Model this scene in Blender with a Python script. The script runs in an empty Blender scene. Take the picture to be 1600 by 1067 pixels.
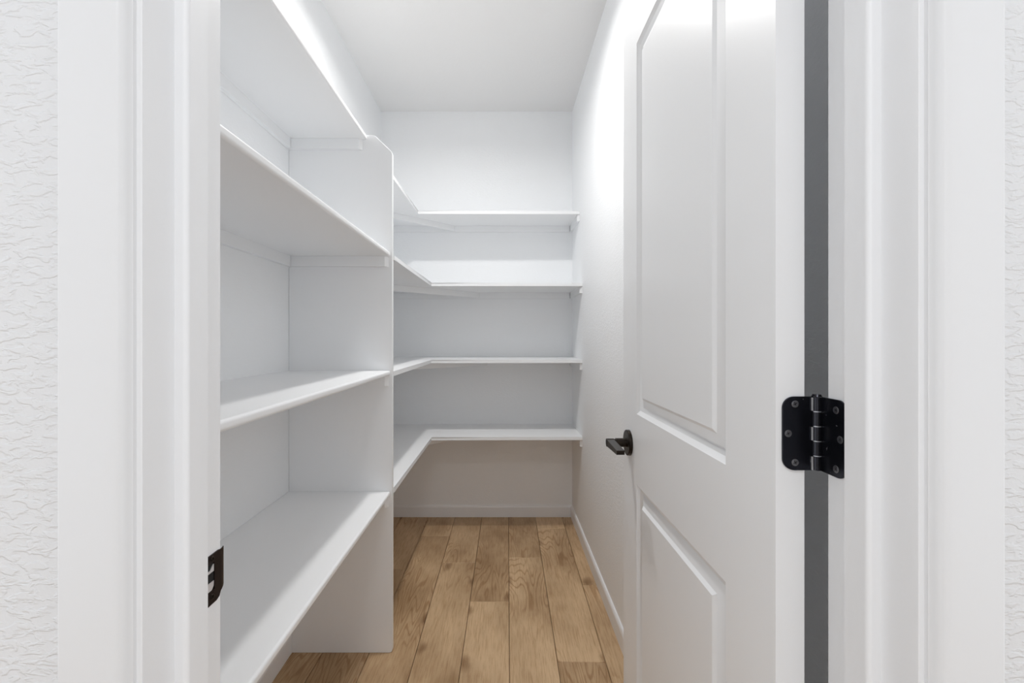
import bpy, bmesh, math, random
from mathutils import Vector, Matrix
random.seed(4)
S = bpy.context.scene
C = S.collection

# ------------------------------------------------------------ camera, light
cam_d = bpy.data.cameras.new('camera'); cam = bpy.data.objects.new('camera', cam_d); C.objects.link(cam)
cam.location = (0, 0, 1.214); cam.rotation_euler = (math.pi/2, 0, 0)
cam_d.sensor_width = 36; cam_d.lens = 730/1600*36
cam_d.shift_x = 15/1600; cam_d.shift_y = -6.5/1600
cam_d.clip_start = 0.02
S.camera = cam

w = bpy.data.worlds.new('world'); S.world = w; w.use_nodes = True
bg = w.node_tree.nodes['Background']
bg.inputs[0].default_value = (0.93, 0.965, 1.0, 1); bg.inputs[1].default_value = 1.45

def area(name, loc, rot, size, power, color, shape='DISK', size_y=None):
    d = bpy.data.lights.new(name, 'AREA'); d.shape = shape; d.size = size
    if size_y: d.size_y = size_y
    d.energy = power; d.color = color
    o = bpy.data.objects.new(name, d); C.objects.link(o)
    o.location = loc; o.rotation_euler = rot
    return o
LX, LY = -0.17, 1.86
area('pantry_lamp', (LX, LY, 2.688), (0, 0, 0), 0.11, 13.4, (1.0, 0.985, 0.962)).data.spread = math.radians(166)
area('hall_fill', (0.0, -0.75, 2.688), (0, 0, 0), 0.35, 9.0, (0.95, 0.975, 1.0))  # added fill light without a fixture, reaches the pantry floor through the doorway

S.view_settings.view_transform = 'Standard'; S.view_settings.look = 'None'
S.view_settings.exposure = 0.0; S.view_settings.gamma = 1.0
S.view_settings.use_curve_mapping = False
S.cycles.diffuse_bounces = 10; S.cycles.max_bounces = 14

# ------------------------------------------------------------ materials
def mat(name, color, rough=0.5, metal=0.0, spec=0.5):
    m = bpy.data.materials.new(name); m.use_nodes = True
    b = m.node_tree.nodes['Principled BSDF']
    b.inputs['Base Color'].default_value = (*color, 1)
    b.inputs['Roughness'].default_value = rough
    b.inputs['Metallic'].default_value = metal
    b.inputs['Specular IOR Level'].default_value = spec
    return m, m.node_tree.nodes, m.node_tree.links, b

def N(nodes, t, **kw):
    n = nodes.new(t)
    for k, v in kw.items(): setattr(n, k, v)
    return n

def wall_mat(name, color, bump, scale, thr=(0.45, 0.60)):
    m, n, l, b = mat(name, color, 0.6, spec=0.3)
    tc = N(n, 'ShaderNodeTexCoord')
    mp = N(n, 'ShaderNodeMapping'); mp.inputs['Scale'].default_value = (1, 1, 2.4)
    l.new(tc.outputs['Object'], mp.inputs['Vector'])
    a = N(n, 'ShaderNodeTexNoise'); a.inputs['Scale'].default_value = scale
    a.inputs['Detail'].default_value = 3.0; a.inputs['Distortion'].default_value = 0.5
    l.new(mp.outputs[0], a.inputs['Vector'])
    r = N(n, 'ShaderNodeMapRange', interpolation_type='SMOOTHSTEP')
    r.inputs['From Min'].default_value = thr[0]; r.inputs['From Max'].default_value = thr[1]
    l.new(a.outputs[0], r.inputs['Value'])
    f = N(n, 'ShaderNodeTexNoise'); f.inputs['Scale'].default_value = scale*5
    f.inputs['Detail'].default_value = 2.0
    l.new(tc.outputs['Object'], f.inputs['Vector'])
    ad = N(n, 'ShaderNodeMath', operation='MULTIPLY_ADD')
    l.new(f.outputs[0], ad.inputs[0]); ad.inputs[1].default_value = 0.25
    l.new(r.outputs[0], ad.inputs[2])
    bp = N(n, 'ShaderNodeBump'); bp.inputs['Strength'].default_value = bump
    bp.inputs['Distance'].default_value = 0.0012
    l.new(ad.outputs[0], bp.inputs['Height']); l.new(bp.outputs[0], b.inputs['Normal'])
    return m
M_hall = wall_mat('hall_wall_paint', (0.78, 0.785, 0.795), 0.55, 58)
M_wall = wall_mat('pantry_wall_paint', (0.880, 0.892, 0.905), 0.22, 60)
M_ceil = wall_mat('ceiling_paint', (0.80, 0.80, 0.80), 0.12, 60)

def paint_mat(name, color, rough):
    m, n, l, b = mat(name, color, rough)
    tc = N(n, 'ShaderNodeTexCoord')
    a = N(n, 'ShaderNodeTexNoise'); a.inputs['Scale'].default_value = 18
    l.new(tc.outputs['Object'], a.inputs['Vector'])
    bp = N(n, 'ShaderNodeBump'); bp.inputs['Strength'].default_value = 0.10
    bp.inputs['Distance'].default_value = 0.0008
    l.new(a.outputs[0], bp.inputs['Height']); l.new(bp.outputs[0], b.inputs['Normal'])
    return m
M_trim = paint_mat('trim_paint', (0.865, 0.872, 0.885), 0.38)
M_trim_dimmed = paint_mat('trim_paint_dimmed', (0.785, 0.79, 0.80), 0.38)  # same trim paint, darkened because casings catch more light than the jambs
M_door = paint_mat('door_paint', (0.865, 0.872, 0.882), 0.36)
M_shelf = paint_mat('shelf_paint', (0.874, 0.884, 0.896), 0.42)

def metal_mat(name, color, rough, flecks):
    m, n, l, b = mat(name, color, rough, 0.85)
    tc = N(n, 'ShaderNodeTexCoord')
    a = N(n, 'ShaderNodeTexNoise'); a.inputs['Scale'].default_value = 420
    a.inputs['Detail'].default_value = 2
    l.new(tc.outputs['Object'], a.inputs['Vector'])
    bp = N(n, 'ShaderNodeBump'); bp.inputs['Strength'].default_value = 0.15
    bp.inputs['Distance'].default_value = 0.0004
    l.new(a.outputs[0], bp.inputs['Height']); l.new(bp.outputs[0], b.inputs['Normal'])
    if flecks:
        v = N(n, 'ShaderNodeTexNoise'); v.inputs['Scale'].default_value = 150
        v.inputs['Detail'].default_value = 4; v.inputs['Distortion'].default_value = 1.0
        l.new(tc.outputs['Object'], v.inputs['Vector'])
        r = N(n, 'ShaderNodeMapRange'); r.inputs['From Min'].default_value = 0.70
        r.inputs['From Max'].default_value = 0.73
        l.new(v.outputs[0], r.inputs['Value'])
        mx = N(n, 'ShaderNodeMix', data_type='RGBA')
        l.new(r.outputs[0], mx.inputs['Factor'])
        mx.inputs[6].default_value = (*color, 1); mx.inputs[7].default_value = (0.6, 0.6, 0.62, 1)
        l.new(mx.outputs[2], b.inputs['Base Color'])
    return m
M_hinge = metal_mat('hinge_black_metal', (0.020, 0.021, 0.028), 0.27, True)
M_knuckle = metal_mat('hinge_knuckle_metal', (0.030, 0.030, 0.036), 0.18, False)
M_screw = metal_mat('screw_metal', (0.17, 0.17, 0.18), 0.28, False)
M_bright, *_ = mat('bare_metal', (0.75, 0.75, 0.77), 0.38, 0.6)
M_lever = metal_mat('lever_bronze', (0.026, 0.020, 0.016), 0.34, False)
M_strike = metal_mat('strike_bronze', (0.016, 0.007, 0.006), 0.28, False)
M_hole_shade, *_ = mat('latch_hole_shade', (0.004, 0.004, 0.004), 0.8)  # near-black colour stands in for the shade inside the latch hole
M_gap, *_ = mat('underlay', (0.10, 0.065, 0.04), 0.8)

def lamp_mat():
    m, n, l, b = mat('lamp_diffuser', (0.9, 0.9, 0.88), 0.5)
    b.inputs['Emission Color'].default_value = (1, 0.98, 0.94, 1)
    b.inputs['Emission Strength'].default_value = 1.5
    return m
M_lamp = lamp_mat()

def oak():
    m, n, l, b = mat('oak_plank', (0.4, 0.27, 0.16), 0.42, spec=0.35)
    tc = N(n, 'ShaderNodeTexCoord'); oi = N(n, 'ShaderNodeObjectInfo')
    off = N(n, 'ShaderNodeMath', operation='MULTIPLY'); l.new(oi.outputs['Random'], off.inputs[0]); off.inputs[1].default_value = 37
    cmb = N(n, 'ShaderNodeCombineXYZ'); l.new(off.outputs[0], cmb.inputs['Z']); l.new(off.outputs[0], cmb.inputs['Y'])
    add = N(n, 'ShaderNodeVectorMath', operation='ADD')
    l.new(tc.outputs['Object'], add.inputs[0]); l.new(cmb.outputs[0], add.inputs[1])
    def noise(sc, xs, ys, det=4, dist=0.0, rough=0.55):
        mp = N(n, 'ShaderNodeMapping'); mp.inputs['Scale'].default_value = (xs, ys, 1)
        l.new(add.outputs[0], mp.inputs['Vector'])
        t = N(n, 'ShaderNodeTexNoise'); t.inputs['Scale'].default_value = sc
        t.inputs['Detail'].default_value = det; t.inputs['Distortion'].default_value = dist
        t.inputs['Roughness'].default_value = rough
        l.new(mp.outputs[0], t.inputs['Vector']); return t
    cloud = noise(2.2, 2.2, 1.0, 3)
    fine = noise(14, 14, 0.8, 5, 0.2, 0.65)
    # growth-ring figure: iso-lines of a smooth stretched field give cathedral arches
    fld = noise(1.3, 6.5, 0.75, 2.0, 0.25, 0.45)
    rg = N(n, 'ShaderNodeMath', operation='MULTIPLY'); l.new(fld.outputs[0], rg.inputs[0]); rg.inputs[1].default_value = 150
    sn = N(n, 'ShaderNodeMath', operation='SINE'); l.new(rg.outputs[0], sn.inputs[0])
    rr = N(n, 'ShaderNodeMapRange', interpolation_type='SMOOTHSTEP'); l.new(sn.outputs[0], rr.inputs['Value'])
    rr.inputs['From Min'].default_value = 0.35; rr.inputs['From Max'].default_value = 1.0
    msk = noise(1.6, 2.4, 1.0, 2)
    mr = N(n, 'ShaderNodeMapRange', interpolation_type='SMOOTHSTEP'); l.new(msk.outputs[0], mr.inputs['Value'])
    mr.inputs['From Min'].default_value = 0.47; mr.inputs['From Max'].default_value = 0.60
    ringm = N(n, 'ShaderNodeMath', operation='MULTIPLY'); l.new(rr.outputs[0], ringm.inputs[0]); l.new(mr.outputs[0], ringm.inputs[1])
    # knots
    kmp = N(n, 'ShaderNodeMapping'); kmp.inputs['Scale'].default_value = (5.2, 2.3, 1)
    wob = noise(9, 1, 1, 2)
    wm = N(n, 'ShaderNodeVectorMath', operation='SCALE'); l.new(wob.outputs[1], wm.inputs[0]); wm.inputs['Scale'].default_value = 0.05
    wa = N(n, 'ShaderNodeVectorMath', operation='ADD'); l.new(add.outputs[0], wa.inputs[0]); l.new(wm.outputs[0], wa.inputs[1])
    l.new(wa.outputs[0], kmp.inputs['Vector'])
    vo = N(n, 'ShaderNodeTexVoronoi', voronoi_dimensions='2D'); vo.inputs['Scale'].default_value = 1.0
    l.new(kmp.outputs[0], vo.inputs['Vector'])
    kr = N(n, 'ShaderNodeMapRange', interpolation_type='SMOOTHSTEP'); l.new(vo.outputs['Distance'], kr.inputs['Value'])
    kr.inputs['From Min'].default_value = 0.02; kr.inputs['From Max'].default_value = 0.15
    kr.inputs['To Min'].default_value = 1; kr.inputs['To Max'].default_value = 0
    sep = N(n, 'ShaderNodeSeparateColor'); l.new(vo.outputs['Color'], sep.inputs[0])
    gt = N(n, 'ShaderNodeMath', operation='GREATER_THAN'); l.new(sep.outputs[0], gt.inputs[0]); gt.inputs[1].default_value = 0.52
    kg = N(n, 'ShaderNodeMath', operation='MULTIPLY'); l.new(kr.outputs[0], kg.inputs[0]); l.new(gt.outputs[0], kg.inputs[1])
    # base tone: per plank + clouds
    ramp = N(n, 'ShaderNodeValToRGB'); e = ramp.color_ramp.elements
    e[0].position = 0.30; e[0].color = (0.385, 0.250, 0.135, 1)
    e[1].position = 0.66; e[1].color = (0.660, 0.470, 0.285, 1)
    tone = N(n, 'ShaderNodeMath', operation='MULTIPLY_ADD'); l.new(oi.outputs['Random'], tone.inputs[0]); tone.inputs[1].default_value = 0.22
    l.new(cloud.outputs[0], tone.inputs[2])
    t2 = N(n, 'ShaderNodeMath', operation='SUBTRACT'); l.new(tone.outputs[0], t2.inputs[0]); t2.inputs[1].default_value = 0.11
    l.new(t2.outputs[0], ramp.inputs[0])
    def darken(col, facsock, amount, c):
        sc = N(n, 'ShaderNodeMath', operation='MULTIPLY'); l.new(facsock, sc.inputs[0]); sc.inputs[1].default_value = amount
        mx = N(n, 'ShaderNodeMix', data_type='RGBA', blend_type='MULTIPLY'); l.new(sc.outputs[0], mx.inputs['Factor'])
        l.new(col, mx.inputs[6]); mx.inputs[7].default_value = (*c, 1); return mx.outputs[2]
    fr = N(n, 'ShaderNodeMapRange'); l.new(fine.outputs[0], fr.inputs['Value'])
    fr.inputs['From Min'].default_value = 0.45; fr.inputs['From Max'].default_value = 0.72
    c = darken(ramp.outputs[0], fr.outputs[0], 0.9, (0.70, 0.61, 0.52))
    c = darken(c, ringm.outputs[0], 0.8, (0.70, 0.60, 0.50))
    c = darken(c, kg.outputs[0], 0.75, (0.42, 0.33, 0.25))
    l.new(c, b.inputs['Base Color'])
    bp = N(n, 'ShaderNodeBump'); bp.inputs['Strength'].default_value = 0.12; bp.inputs['Distance'].default_value = 0.0006
    bp.invert = True
    l.new(fine.outputs[0], bp.inputs['Height']); l.new(bp.outputs[0], b.inputs['Normal'])
    return m
M_oak = oak()

# ------------------------------------------------------------ helpers
def link(name, bm, m, parent=None, smooth=False):
    me = bpy.data.meshes.new(name)
    bmesh.ops.recalc_face_normals(bm, faces=bm.faces)
    bm.to_mesh(me); bm.free()
    me.materials.append(m)
    if smooth:
        for p in me.polygons: p.use_smooth = True
        me.set_sharp_from_angle(angle=math.radians(35))
    o = bpy.data.objects.new(name, me); C.objects.link(o)
    if smooth:
        md = o.modifiers.new('weighted_normal', 'WEIGHTED_NORMAL'); md.keep_sharp = True; md.weight = 100
    if parent: o.parent = parent
    return o

def box(bm, x0, x1, y0, y1, z0, z1):
    vs = [bm.verts.new(p) for p in ((x0,y0,z0),(x1,y0,z0),(x1,y1,z0),(x0,y1,z0),(x0,y0,z1),(x1,y0,z1),(x1,y1,z1),(x0,y1,z1))]
    fs = [bm.faces.new([vs[i] for i in f]) for f in ((0,3,2,1),(4,5,6,7),(0,1,5,4),(1,2,6,5),(2,3,7,6),(3,0,4,7))]
    return vs, fs

def bevel_where(bm, test, r, seg=3):
    es = [e for e in bm.edges if test(e)]
    if es: bmesh.ops.bevel(bm, geom=es, offset=r, segments=seg, profile=0.5, affect='EDGES', clamp_overlap=True)

def prism(bm, pts, axis, a, b):
    """extrude a closed 2D outline along an axis between a and b"""
    def P(u, v, t):
        return {'x': (t, u, v), 'y': (u, t, v), 'z': (u, v, t)}[axis]
    lo = [bm.verts.new(P(u, v, a)) for u, v in pts]; hi = [bm.verts.new(P(u, v, b)) for u, v in pts]
    bm.faces.new(lo); bm.faces.new(list(reversed(hi)))
    for i in range(len(pts)):
        j = (i+1) % len(pts); bm.faces.new((lo[i], hi[i], hi[j], lo[j]))
    return lo, hi

def cyl(bm, c, axis, r, h, seg=24, r2=None, cap=True):
    """cylinder centred on c along axis"""
    rot = {'x': Matrix.Rotation(math.pi/2, 4, 'Y'), 'y': Matrix.Rotation(math.pi/2, 4, 'X'), 'z': Matrix.Identity(4)}[axis]
    bmesh.ops.create_cone(bm, cap_ends=cap, segments=seg, radius1=r, radius2=r if r2 is None else r2, depth=h, matrix=Matrix.Translation(c) @ rot)

def empty(name, loc=(0, 0, 0)):
    o = bpy.data.objects.new(name, None); C.objects.link(o); o.location = loc; o.empty_display_size = 0.05
    return o

def under(root, o):
    """parent keeping the mesh's world coordinates"""
    o.parent = root; o.matrix_parent_inverse = Matrix.Translation(-root.location)
    return o

def tag(o, label=None, cat=None, group=None, kind=None):
    if label: o['label'] = label
    if cat: o['category'] = cat
    if group: o['group'] = group
    if kind: o['kind'] = kind
    return o

# ------------------------------------------------------------ dimensions
H = 2.743
XL, XR = -0.822, 0.4729          # pantry side walls
YF, YB = 0.552, 3.166            # pantry side of front wall, back wall
YH = 0.4314                      # hall side of front wall
JL, JR = -0.3327, 0.3843         # jamb faces
JT = 0.018
HEAD = 2.050

# ------------------------------------------------------------ room shell
bm = bmesh.new()
x0, x1 = JL-JT-.001, JR+JT+.001
box(bm, -2.0, x0, YH, YF, 0, H); box(bm, x1, 2.0, YH, YF, 0, H); box(bm, x0, x1, YH, YF, HEAD+JT+.001, H)
o = link('wall_front', bm, M_hall)
tag(o, 'white textured hall wall around the pantry doorway', kind='structure')
bm = bmesh.new(); box(bm, XL-0.11, XL, YF, YB, 0, H)
tag(link('wall_left', bm, M_wall), 'white pantry wall behind the left hand shelves', kind='structure')
bm = bmesh.new(); box(bm, XR, XR+0.11, YF, YB, 0, H)
tag(link('wall_right', bm, M_wall), 'white pantry wall behind the open door', kind='structure')
bm = bmesh.new(); box(bm, XL-0.11, XR+0.11, YB, YB+0.11, 0, H)
tag(link('wall_back', bm, M_wall), 'white wall at the far end of the pantry', kind='structure')
bm = bmesh.new(); box(bm, -2.0, 2.0, -1.4, YB+0.11, H, H+0.1)
tag(link('ceiling', bm, M_ceil), 'plain white ceiling', kind='structure')

bm = bmesh.new(); 
for q in ((-2.0, -0.85, 0, H), (0.85, 2.0, 0, H), (-0.85, 0.85, 0, 0.85), (-0.85, 0.85, 2.15, H)): box(bm, q[0], q[1], -1.4, -1.3, q[2], q[3])  # unseen wall added to block light from behind; its opening admits fill
tag(link('wall_hall_added', bm, M_hall), 'unseen plain hall wall behind the viewer, added to block light, with an opening for fill', kind='structure')
bm = bmesh.new()  # made-up window, frames the opening that sends fill into the pantry
for q in ((-0.85, 0.85, 0.85, 0.90), (-0.85, 0.85, 2.10, 2.15), (-0.85, -0.80, 0.90, 2.10), (0.80, 0.85, 0.90, 2.10), (-0.02, 0.02, 0.90, 2.10)):
    box(bm, q[0], q[1], -1.37, -1.32, q[2], q[3])
tag(link('added_window_1', bm, M_trim), 'white frame of an unseen window behind the viewer, added for fill light', kind='structure')
# floor: underlay with planks as parts
bm = bmesh.new(); box(bm, -2.0, 2.0, -1.4, YB+0.11, -0.06, -0.0085)
floor = tag(link('floor', bm, M_gap), 'oak plank floor running into the pantry', kind='structure')
PWID, PLEN, SK = 0.180, 1.22, 0.011
joint = {-3: 3.30, -2: 2.45, -1: 2.856, 0: 2.518, 1: 2.149, 2: 2.575, 3: 2.967, 4: 2.291}
ang = -math.atan(SK)
for k in range(-8, 12):
    xa = -0.335 + (k-0)*PWID                    # left line of the row at depth 1.641
    j0 = joint.get(k, 1.7 + random.random()*PLEN)
    cx = xa + PWID/2
    inside = XL-0.16 < cx < XR+0.14
    ymax = YB - 0.002 if inside else YH + 0.06
    y = j0 - PLEN*5
    while y < ymax:
        ya, yb = max(y, -1.38), min(y+PLEN, ymax)
        if yb - ya > 0.03:
            bm = bmesh.new(); g = 0.0009; hl = (yb-ya)/2
            box(bm, -PWID/2+g, PWID/2-g, -hl+g, hl-g, -0.008, 0)
            bevel_where(bm, lambda e: all(v.co.z > -0.001 for v in e.verts), 0.0018, 1)
            p = link('floor_plank', bm, M_oak, floor)
            ym = (ya+yb)/2
            p.location = (cx + SK*(ym-1.641), ym, 0); p.rotation_euler = (0, 0, ang)
        y += PLEN

# baseboards
def baseboard(name, axis, a, b, wall, sgn, label):
    t, h = 0.012, 0.078
    prof = [(wall, 0.0), (wall+sgn*t, 0.0), (wall+sgn*t, h-0.012), (wall+sgn*(t-0.003), h-0.004), (wall+sgn*(t-0.007), h), (wall, h)]
    bm = bmesh.new()
    prism(bm, prof, axis, a, b)
    return tag(link(name, bm, M_trim), label, kind='structure')
baseboard('baseboard_back', 'x', XL, XR, YB, -1, 'low white baseboard along the far wall')
baseboard('baseboard_right', 'y', YF, YB-0.0125, XR, -1, 'low white baseboard behind the door on the right')
baseboard('baseboard_left', 'y', YF, YB-0.0125, XL, 1, 'low white baseboard under the left shelves')

# jambs with stops, casings
def jamb(name, face, s, label):
    """s=+1: jamb body lies towards +x of its face"""
    bm = bmesh.new()
    vs, fs = box(bm, min(face, face+s*JT), max(face, face+s*JT), YH, YF, 0, HEAD+JT)
    bevel_where(bm, lambda e: all(abs(v.co.x-face) < 1e-6 for v in e.verts) and abs(e.verts[0].co.y-e.verts[1].co.y) < 1e-6, 0.0015, 2)
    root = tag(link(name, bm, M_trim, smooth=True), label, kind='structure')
    bm = bmesh.new(); f2 = face - s*0.0130
    pts = [(face, 0.474)]
    for i in range(7):
        a_ = math.pi/2*i/6; pts.append((face-s*(0.0080+0.0050*math.sin(a_)), 0.474+0.0050*(1-math.cos(a_))))
    pts += [(f2, 0.5072), (f2+s*0.0008, 0.508), (face, 0.508)]
    prism(bm, pts, 'z', 0, HEAD-0.0131)
    link('door_stop', bm, M_trim, root, smooth=True)
    return root
jl = jamb('trim_1', JL, -1, 'white left door jamb with its stop and dark strike plate')
jr = jamb('trim_2', JR, 1, 'white hinge side door jamb with its stop')
bm = bmesh.new(); box(bm, JL, JR, YH, YF, HEAD, HEAD+JT)
hj = tag(link('trim_3', bm, M_trim), 'white head jamb above the pantry doorway', kind='structure')
bm = bmesh.new(); box(bm, JL, JR, 0.474, 0.508, HEAD-0.013, HEAD); link('door_stop', bm, M_trim, hj)

prof = [(0, 0), (0, .0042), (.0008, .0052), (.0016, .0078), (.0028, .0108), (.0048, .0136), (.0075, .0150), (.012, .0156), (.020, .0159), (.040, .0160), (.056, .0158), (.0590, .0145), (.060, .012), (.060, 0)]
REV = 0.005; CW = 0.060
def casing_side(name, inner, s, label):
    bm = bmesh.new()
    zt = HEAD + REV
    lo = []; hi = []
    for u, v in prof:
        x = inner + s*u; y = YH - v
        lo.append(bm.verts.new((x, y, 0))); hi.append(bm.verts.new((x, y, zt+u)))
    bm.faces.new(lo); bm.faces.new(list(reversed(hi)))
    for i in range(len(lo)):
        j = (i+1) % len(lo); bm.faces.new((lo[i], hi[i], hi[j], lo[j]))
    return tag(link(name, bm, M_trim_dimmed, smooth=True), label, kind='structure')
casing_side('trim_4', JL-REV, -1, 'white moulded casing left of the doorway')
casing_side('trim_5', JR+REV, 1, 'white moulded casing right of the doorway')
bm = bmesh.new(); lo = []; hi = []
for u, v in prof:
    lo.append(bm.verts.new((JL-REV-u, YH-v, HEAD+REV+u))); hi.append(bm.verts.new((JR+REV+u, YH-v, HEAD+REV+u)))
bm.faces.new(lo); bm.faces.new(list(reversed(hi)))
for i in range(len(lo)):
    j = (i+1) % len(lo); bm.faces.new((lo[i], hi[i], hi[j], lo[j]))
tag(link('trim_6', bm, M_trim_dimmed, smooth=True), 'white moulded casing over the doorway', kind='structure')

# ------------------------------------------------------------ divider panel
PY0, PY1 = 1.798, 1.816
PX = -0.4236
bm = bmesh.new()
pts = [(XL+.0125, 0.001), (PX, 0.001), (PX, 1.926), (-0.493, 1.993), (XL+.001, 1.993), (XL+.001, 0.080), (XL+.0125, 0.080)]
prism(bm, pts, 'y', PY0, PY1)
bevel_where(bm, lambda e: all(abs(v.co.x-PX) < 1e-6 and v.co.z < 0.01 for v in e.verts), 0.012, 4)
bevel_where(bm, lambda e: all(abs(v.co.x+0.493) < 1e-6 for v in e.verts) or all(abs(v.co.x-PX) < 1e-6 and v.co.z > 1.9 for v in e.verts), 0.008, 3)
bevel_where(bm, lambda e: all(abs(v.co.x-PX) < 1e-4 for v in e.verts) and abs(e.verts[0].co.y-e.verts[1].co.y) < 1e-6 and e.calc_length() > 1, 0.004, 3)
bevel_where(bm, lambda e: all(v.co.z > 1.91 for v in e.verts) and abs(e.verts[0].co.y-e.verts[1].co.y) < 1e-6, 0.003, 2)
tag(link('divider_panel', bm, M_shelf, smooth=True), 'tall white upright panel with a clipped top corner, standing on the floor between the shelves', 'panel')

# ------------------------------------------------------------ shelves
TH = 0.019
def cleat_x(root, xa, xb, ywall, s, ztop, mitre_end=None, h=0.040, t=0.014):
    """cleat running along x, fastened at ywall, projecting s along y. mitre on the xb end"""
    bm = bmesh.new(); m = 0.013 if mitre_end else 0
    lo, hi = prism(bm, [(xa, ywall), (xb, ywall), (xb-m, ywall+s*t), (xa, ywall+s*t)], 'z', ztop-h, ztop-0.0002)
    return under(root, link('cleat', bm, M_shelf))
def cleat_y(root, ya, yb, xwall, s, ztop, mitre=0, h=0.040, t=0.014):
    """cleat running along y, mitre on the ya end"""
    bm = bmesh.new()
    prism(bm, [(xwall, ya), (xwall+s*t, ya+mitre), (xwall+s*t, yb), (xwall, yb)], 'z', ztop-h, ztop-0.0002)
    return under(root, link('cleat', bm, M_shelf))

left = [('narrow white shelf, highest of the four between the doorway wall and the upright panel', 1.993, -0.522),
        ('white shelf second from the top between the doorway wall and the upright panel', 1.5436, -0.432),
        ('white shelf third from the top, just below eye level, in front of the upright panel', 1.086, -0.432),
        ('wide white shelf, lowest of the four in front of the upright panel', 0.621, -0.432)]
for lab, z, xf in left:
    root = tag(empty('wall_shelf', (XL, YF, z-TH)), lab, 'shelf', 'shelves on the left wall before the upright panel')
    bm = bmesh.new()
    box(bm, XL+.0005, xf, YF+.0005, PY0-.0005, z-TH, z)
    bevel_where(bm, lambda e: all(abs(v.co.x-xf) < 1e-6 for v in e.verts) and abs(e.verts[0].co.z-e.verts[1].co.z) < 1e-6, 0.0065, 5)
    under(root, link('shelf_board', bm, M_shelf, smooth=True))
    cleat_y(root, YF+.019, PY0-.0185, XL+.0005, 1, z-TH)
    fx = xf - (0.018 if xf > -0.5 else 0.016)
    b2 = cleat_x(root, XL+.0005, xf-(0.005 if xf > -0.5 else 0.015), PY0-.0005, -1, z-TH, True)
    cleat_x(root, XL+.0005, fx+0.012, YF+.0005, 1, z-TH, True)

corner = [('narrow white corner shelf, highest of the four in the far corner', 1.985, -0.517, 2.850, 3.47),
          ('white corner shelf second from the top in the far corner', 1.535, -0.4205, 2.756, 3.30),
          ('white corner shelf third from the top, just below eye level, in the far corner', 1.081, -0.4225, 2.756, 3.25),
          ('wide white corner shelf, lowest of the four, above the far baseboard', 0.626, -0.4205, 2.756, 3.234)]
for lab, z, xf, yf, dk in corner:
    root = tag(empty('corner_shelf', (XL, YB, z-TH)), lab, 'shelf', 'corner shelves at the far end of the pantry')
    bm = bmesh.new(); e0 = .0005
    prism(bm, [(XL+e0, PY1+e0), (xf, PY1+e0), (xf, yf), (XR-e0, yf), (XR-e0, YB-e0), (XL+e0, YB-e0)], 'z', z-TH, z)
    def front(e, xf=xf, yf=yf):
        a, b = e.verts[0].co, e.verts[1].co
        if abs(a.z-b.z) > 1e-6: return False
        return (abs(a.x-xf) < 1e-6 and abs(b.x-xf) < 1e-6) or (abs(a.y-yf) < 1e-6 and abs(b.y-yf) < 1e-6)
    bevel_where(bm, front, 0.0045, 4)
    under(root, link('shelf_board', bm, M_shelf, smooth=True))
    cleat_y(root, PY1+.019, YB-.001, XL+.0005, 1, z-TH)
    cleat_x(root, XL+.019, XR-.019, YB-.0005, -1, z-TH)
    cleat_y(root, yf+0.006, YB-.001, XR-.0005, -1, z-TH, 0.013)
    cleat_x(root, XL+.019, xf-.006, PY1+.0005, 1, z-TH, True)
    # diagonal brace below the corner
    p0 = Vector((XL+.0185, XL+.0185+dk)); x1_ = YB-.0185-dk; p1 = Vector((x1_, YB-.0185)); t = 0.012
    bm = bmesh.new()
    prism(bm, [(p0.x, p0.y), (p0.x, p0.y+t*1.414), (p1.x-t*1.414, p1.y), (p1.x, p1.y)], 'z', z-TH-0.036, z-TH-0.0002)
    under(root, link('corner_brace', bm, M_shelf))

# ------------------------------------------------------------ door
DX0, DX1 = 0.3312, 0.3662       # faces (left face looks into the pantry aisle)
DY0, DY1 = 0.5665, 1.277
DZ0, DZ1 = 0.010, 2.041
door = tag(empty('door_1', (DX1, DY0, DZ0)), 'white two panel door standing open to the right of the doorway', kind='structure')
SN, SF = 0.693, 1.153            # panel limits along y
P1, P2 = (0.245, 0.851), (1.025, 1.939)
bm = bmesh.new()
ys = [DY0, SN, SF, DY1]; zs = [DZ0, P1[0], P1[1], P2[0], P2[1], DZ1]
for x in (DX0, DX1):
    g = [[bm.verts.new((x, y, z)) for z in zs] for y in ys]
    for i in range(3):
        for j in range(5):
            if i == 1 and j in (1, 3): continue
            bm.faces.new((g[i][j], g[i+1][j], g[i+1][j+1], g[i][j+1]))
    if x == DX0: ga = g
    else: gb = g
rim = [(i, 0) for i in range(4)] + [(3, j) for j in range(1, 6)] + [(i, 5) for i in (2, 1, 0)] + [(0, j) for j in (4, 3, 2, 1)]
for a, b in zip(rim, rim[1:]+rim[:1]):
    bm.faces.new((ga[a[0]][a[1]], ga[b[0]][b[1]], gb[b[0]][b[1]], gb[a[0]][a[1]]))
for j in (1, 3):
    c = [(1, j), (2, j), (2, j+1), (1, j+1)]
    for a, b in zip(c, c[1:]+c[:1]):
        bm.faces.new((ga[a[0]][a[1]], ga[b[0]][b[1]], gb[b[0]][b[1]], gb[a[0]][a[1]]))
bevel_where(bm, lambda e: all(abs(v.co.y-DY0) < 1e-6 for v in e.verts) and abs(e.verts[0].co.x-e.verts[1].co.x) < 1e-6, 0.0012, 2)
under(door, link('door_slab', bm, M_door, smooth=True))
ring = [(0, 0), (.0008, -.0010), (.0090, -.0060), (.0098, -.0066), (.0106, -.0068), (.0160, -.0108), (.0180, -.0114), (.0195, -.0112), (.0380, -.0050), (.0390, -.0044), (.0450, 0.0)]
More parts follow.
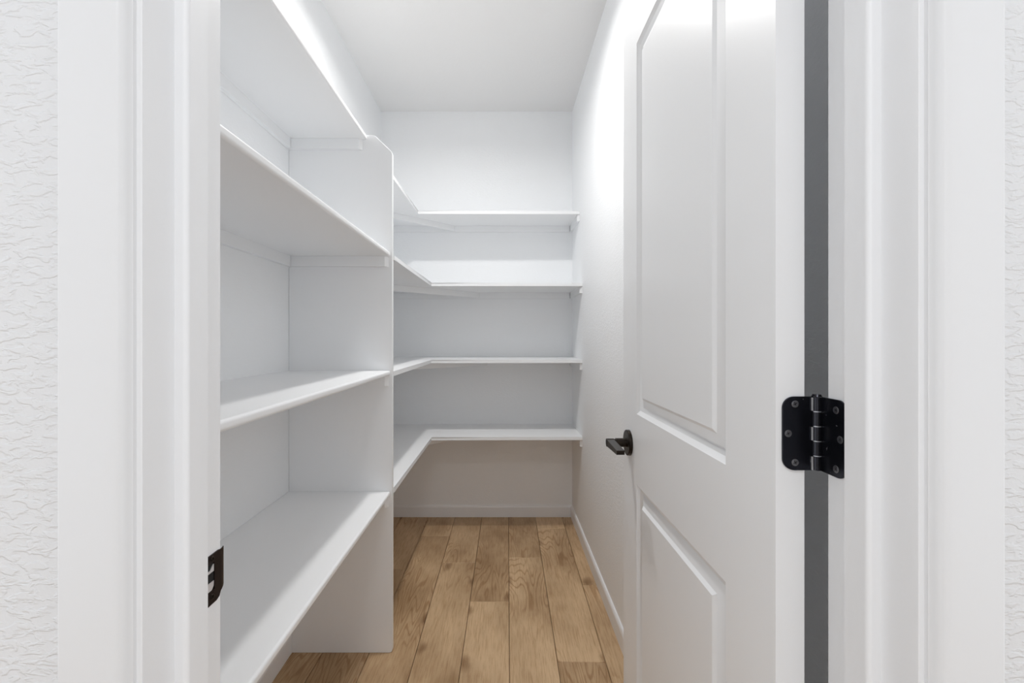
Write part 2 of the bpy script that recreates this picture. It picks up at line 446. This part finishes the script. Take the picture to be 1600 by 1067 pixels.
for za, zb in (P1, P2):
    bm = bmesh.new()
    outer = []
    for x, s in ((DX0, -1), (DX1, 1)):
        prev = None
        for d, v in ring:
            X = x + s*v
            q = [bm.verts.new((X, y, z)) for y, z in ((SN+d, za+d), (SF-d, za+d), (SF-d, zb-d), (SN+d, zb-d))]
            if prev is None: outer.append(q)
            else:
                for i in range(4):
                    j = (i+1) % 4; bm.faces.new((prev[i], prev[j], q[j], q[i]))
            prev = q
        bm.faces.new(prev)
    for i in range(4):
        j = (i+1) % 4; bm.faces.new((outer[0][i], outer[0][j], outer[1][j], outer[1][i]))
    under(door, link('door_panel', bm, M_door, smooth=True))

# lever handle (part of the door)
LZ = 0.940; LYc = DY1-0.060
hd = empty('door_handle', (DX0, LYc, LZ)); under(door, hd); tag(hd, 'dark bronze lever handle on a round rose')
def lever_set(s, xf):
    bm = bmesh.new(); cyl(bm, (xf+s*0.0045, LYc, LZ), 'x', 0.033, 0.009, 48)
    bevel_where(bm, lambda e: len(e.link_faces) == 2 and e.calc_face_angle(0) > 1.0 and abs(e.verts[0].co.x-(xf+s*0.009)) < 1e-5, 0.002, 3)
    r = link('rose', bm, M_lever, smooth=True); r.parent = hd; r.matrix_parent_inverse = Matrix.Translation(-Vector((DX0, LYc, LZ)))
    bm = bmesh.new(); cyl(bm, (xf+s*0.022, LYc, LZ), 'x', 0.0115, 0.028, 32)
    cyl(bm, (xf+s*0.034, LYc, LZ), 'x', 0.0095, 0.014, 32)
    n_ = link('neck', bm, M_lever, smooth=True); n_.parent = hd; n_.matrix_parent_inverse = Matrix.Translation(-Vector((DX0, LYc, LZ)))
    bm = bmesh.new()
    xa, xb = sorted((xf+s*0.041, xf+s*0.060))
    cyl(bm, ((xa+xb)/2, LYc, LZ), 'x', 0.0105, xb-xa, 32)
    vs, fs = box(bm, xa, xb, LYc-0.108, LYc, LZ-0.0050, LZ+0.0050)
    for v in vs:
        if v.co.y > LYc-0.01: v.co.z = LZ + (0.0090 if v.co.z > LZ else -0.0090)
    lv = link('lever', bm, M_lever, smooth=True); lv.parent = hd; lv.matrix_parent_inverse = Matrix.Translation(-Vector((DX0, LYc, LZ)))
lever_set(-1, DX0)
lever_set(1, DX1)

# hinge (part of the door)
PXc, PYc, HZ = 0.3800, 0.5650, 1.098
HH = 0.0445
hg = empty('hinge', (PXc, PYc, HZ)); under(door, hg); tag(hg, 'glossy black butt hinge with rounded leaves')
def hsub(o):
    o.parent = hg; o.matrix_parent_inverse = Matrix.Translation(-Vector((PXc, PYc, HZ))); return o
def rounded(w, h, r, seg=8):
    """outline from u=0 (square end) to u=w (rounded corners), v -h..h"""
    pts = [(0, -h)]
    for i in range(seg+1):
        a = -math.pi/2 + (math.pi/2)*i/seg; pts.append((w-r+r*math.cos(a), -h+r+r*math.sin(a)))
    for i in range(seg+1):
        a = (math.pi/2)*i/seg; pts.append((w-r+r*math.cos(a), h-r+r*math.sin(a)))
    pts.append((0, h)); return pts
W1 = 0.0405
bm = bmesh.new()
prism(bm, [(PXc-0.0045-u, HZ+v) for u, v in rounded(W1-0.0035, HH, 0.0140)], 'y', DY0-0.0026, DY0-0.0002)
bevel_where(bm, lambda e: all(abs(v.co.y-(DY0-0.0026)) < 1e-6 for v in e.verts), 0.0005, 2)
hsub(link('hinge_leaf', bm, M_hinge, smooth=True))
bm = bmesh.new()
prism(bm, [(PYc-0.0050-u, HZ+v) for u, v in rounded(0.0385, HH, 0.0100)], 'x', JR-0.0022, JR-0.0002)
bevel_where(bm, lambda e: all(abs(v.co.x-(JR-0.0022)) < 1e-6 for v in e.verts), 0.0005, 2)
hsub(link('hinge_leaf', bm, M_hinge, smooth=True))
kz = [-HH, -0.0267, -0.0089, 0.0089, 0.0267, HH]
for i in range(5):
    bm = bmesh.new(); a, b = HZ+kz[i]+0.0006, HZ+kz[i+1]-0.0006
    cyl(bm, (PXc, PYc, (a+b)/2), 'z', 0.0062, b-a, 32)
    hsub(link('knuckle', bm, M_knuckle, smooth=True))
bm = bmesh.new(); cyl(bm, (PXc, PYc, HZ), 'z', 0.0050, 2*HH-0.002, 20)
hsub(link('hinge_pin', bm, M_bright, smooth=True))
for i in (0, 2, 4):  # added bright slivers stand in for the pale gap beside these knuckles
    bm = bmesh.new(); box(bm, PXc-0.0076, PXc-0.0064, PYc-0.0035, PYc-0.0015, HZ+kz[i]+0.001, HZ+kz[i+1]-0.001)
    hsub(link('knuckle_gap_sliver', bm, M_bright))
bm = bmesh.new()
cyl(bm, (PXc, PYc, HZ+HH+0.0014), 'z', 0.0058, 0.0026, 32, r2=0.0045)
hsub(link('pin_cap', bm, M_knuckle, smooth=True))
def screw(parentfn, pos, axis, s, r=0.0044, m=M_screw):
    """countersunk screw with a Phillips cross: dished ring + dark cross"""
    bm = bmesh.new(); n = 24
    prof_ = [(r, 0.0001), (r*0.93, 0.00065), (r*0.80, 0.00075), (0, 0.0010)]
    # head with a cross recess: polar grid whose cross cells are sunk
    def P(rad, a, hgt):
        u, v = rad*math.cos(a), rad*math.sin(a)
        if axis == 'y': return (pos[0]+u, pos[1]+s*hgt, pos[2]+v)
        return (pos[0]+s*hgt, pos[1]+u, pos[2]+v)
    prev = None
    for rad, hgt in prof_[:-1]:
        q = [bm.verts.new(P(rad, 2*math.pi*i/n, hgt)) for i in range(n)]
        if prev:
            for i in range(n): bm.faces.new((prev[i], prev[(i+1) % n], q[(i+1) % n], q[i]))
        prev = q
    # cross outline (12 points)
    a_, L = r*0.13, r*0.62
    cr = [(L, -a_), (L, a_), (a_, a_), (a_, L), (-a_, L), (-a_, a_), (-L, a_), (-L, -a_), (-a_, -a_), (-a_, -L), (a_, -L), (a_, -a_)]
    def Q(u, v, hgt):
        ca, sa = math.cos(0.5), math.sin(0.5); u, v = u*ca-v*sa, u*sa+v*ca
        if axis == 'y': return (pos[0]+u, pos[1]+s*hgt, pos[2]+v)
        return (pos[0]+s*hgt, pos[1]+u, pos[2]+v)
    top = [bm.verts.new(Q(u, v, 0.00075)) for u, v in cr]; bot = [bm.verts.new(Q(u*.8, v*.8, -0.0002)) for u, v in cr]
    for i in range(12): bm.faces.new((top[i], top[(i+1) % 12], bot[(i+1) % 12], bot[i]))
    bm.faces.new(bot)
    # fill between the ring and the cross
    for i in range(n):
        j = (i+1) % n; am = 2*math.pi*(i+0.5)/n
        ci = min(range(12), key=lambda k: (Vector(top[k].co)-Vector(prev[i].co)).length)
        cj = min(range(12), key=lambda k: (Vector(top[k].co)-Vector(prev[j].co)).length)
        if ci == cj: bm.faces.new((prev[i], prev[j], top[ci]))
        else:
            try: bm.faces.new((prev[i], prev[j], top[cj]))
            except ValueError: pass
            seq = [ci]; k = ci; step = 1 if (cj-ci) % 12 <= 6 else -1
            while k != cj: k = (k+step) % 12; seq.append(k)
            try: bm.faces.new([prev[i]]+[top[k] for k in reversed(seq)])
            except ValueError: pass
    return parentfn(link('screw', bm, m))
for dx, dz in ((-0.0267, 0.0355), (-0.0350, 0.0), (-0.0267, -0.0350)):
    screw(hsub, (PXc+dx, DY0-0.0026, HZ+dz), 'y', -1)
for dy, dz in ((-0.0300, 0.0325), (-0.0365, 0.0), (-0.0300, -0.0350)):
    screw(hsub, (JR-0.0022, PYc+dy, HZ+dz), 'x', -1)

# ------------------------------------------------------------ strike plate (part of the left jamb)
SZ0, SZ1 = 0.9095, 0.9660
bm = bmesh.new(); xs0, xs1 = JL+0.0001, JL+0.0015
ya, yb = 0.5125, 0.5500     # flat part; latch hole nearest the stop
hy0, hy1, hz0, hz1 = 0.4990, 0.5375, 0.9250, 0.9560
pl0 = 0.5095
r = 0.006
def sbox(y0, y1, z0, z1): box(bm, xs0, xs1, y0, y1, z0, z1)
out = []
prism(bm, [(pl0, hz1), (yb, hz1), (yb, SZ1-0.001), (yb-0.004, SZ1), (pl0, SZ1)], 'x', xs0, xs1)
prism(bm, [(pl0, SZ0), (yb-0.008, SZ0), (yb-0.003, SZ0+0.002), (yb, SZ0+0.007), (yb, hz0), (pl0, hz0)], 'x', xs0, xs1)
prism(bm, [(hy1, hz0), (yb, hz0), (yb, hz1), (hy1, hz1)], 'x', xs0, xs1)
# curved lip past the jamb edge
prevv = None
for i in range(6):
    a = (math.pi/2.6)*i/5
    y = yb + 0.0090*math.sin(a); xo = (1-math.cos(a))*0.0030
    zt = SZ1-0.001-0.0015*i/5*0; zb_ = SZ0+0.007+0.006*(i/5)
    q = [bm.verts.new(p) for p in ((xs1-xo, y, zb_), (xs1-xo, y, zt), (xs0-xo, y, zt), (xs0-xo, y, zb_))]
    if prevv:
        for k in range(4): bm.faces.new((prevv[k], prevv[(k+1) % 4], q[(k+1) % 4], q[k]))
    else: bm.faces.new(q)
    prevv = q
bm.faces.new(prevv)
sp = link('strike_plate', bm, M_strike, jl, smooth=True); tag(sp, 'dark bronze strike plate with a latch hole')
bm = bmesh.new(); box(bm, JL+0.0001, JL+0.0005, pl0, hy1, hz0, hz1); link('latch_hole_insert', bm, M_hole_shade, sp)  # flat black insert paints the hole's shade; the jamb is not recessed
bm = bmesh.new()
prism(bm, [(pl0, 0.9460), (hy1-0.0006, 0.9460), (hy1-0.0006, 0.9540), (hy1-0.0020, 0.9540), (0.530, 0.9490), (pl0, 0.9490)], 'x', JL+0.0004, JL+0.0012)
prism(bm, [(pl0, 0.9256), (0.533, 0.9256), (hy1-0.0010, 0.9290), (hy1-0.0006, 0.9350), (pl0, 0.9350)], 'x', JL+0.0004, JL+0.0012)
link('latch_tab', bm, M_bright, sp)
def ssub(o): o.parent = sp; return o
screw(ssub, (xs1, 0.5335, 0.9612), 'x', 1, 0.0032, M_lever)
screw(ssub, (xs1, 0.5335, 0.9178), 'x', 1, 0.0032, M_lever)

# ------------------------------------------------------------ ceiling light
root = tag(empty('ceiling_light', (LX, LY, H)), 'small round flush ceiling light in the middle of the pantry ceiling', 'ceiling light')
bm = bmesh.new(); cyl(bm, (LX, LY, H-0.0135), 'z', 0.094, 0.026, 64)
under(root, link('light_housing', bm, M_shelf, smooth=True))
bm = bmesh.new(); cyl(bm, (LX, LY, H-0.036), 'z', 0.070, 0.018, 64, r2=0.088)
under(root, link('diffuser', bm, M_lamp, smooth=True))
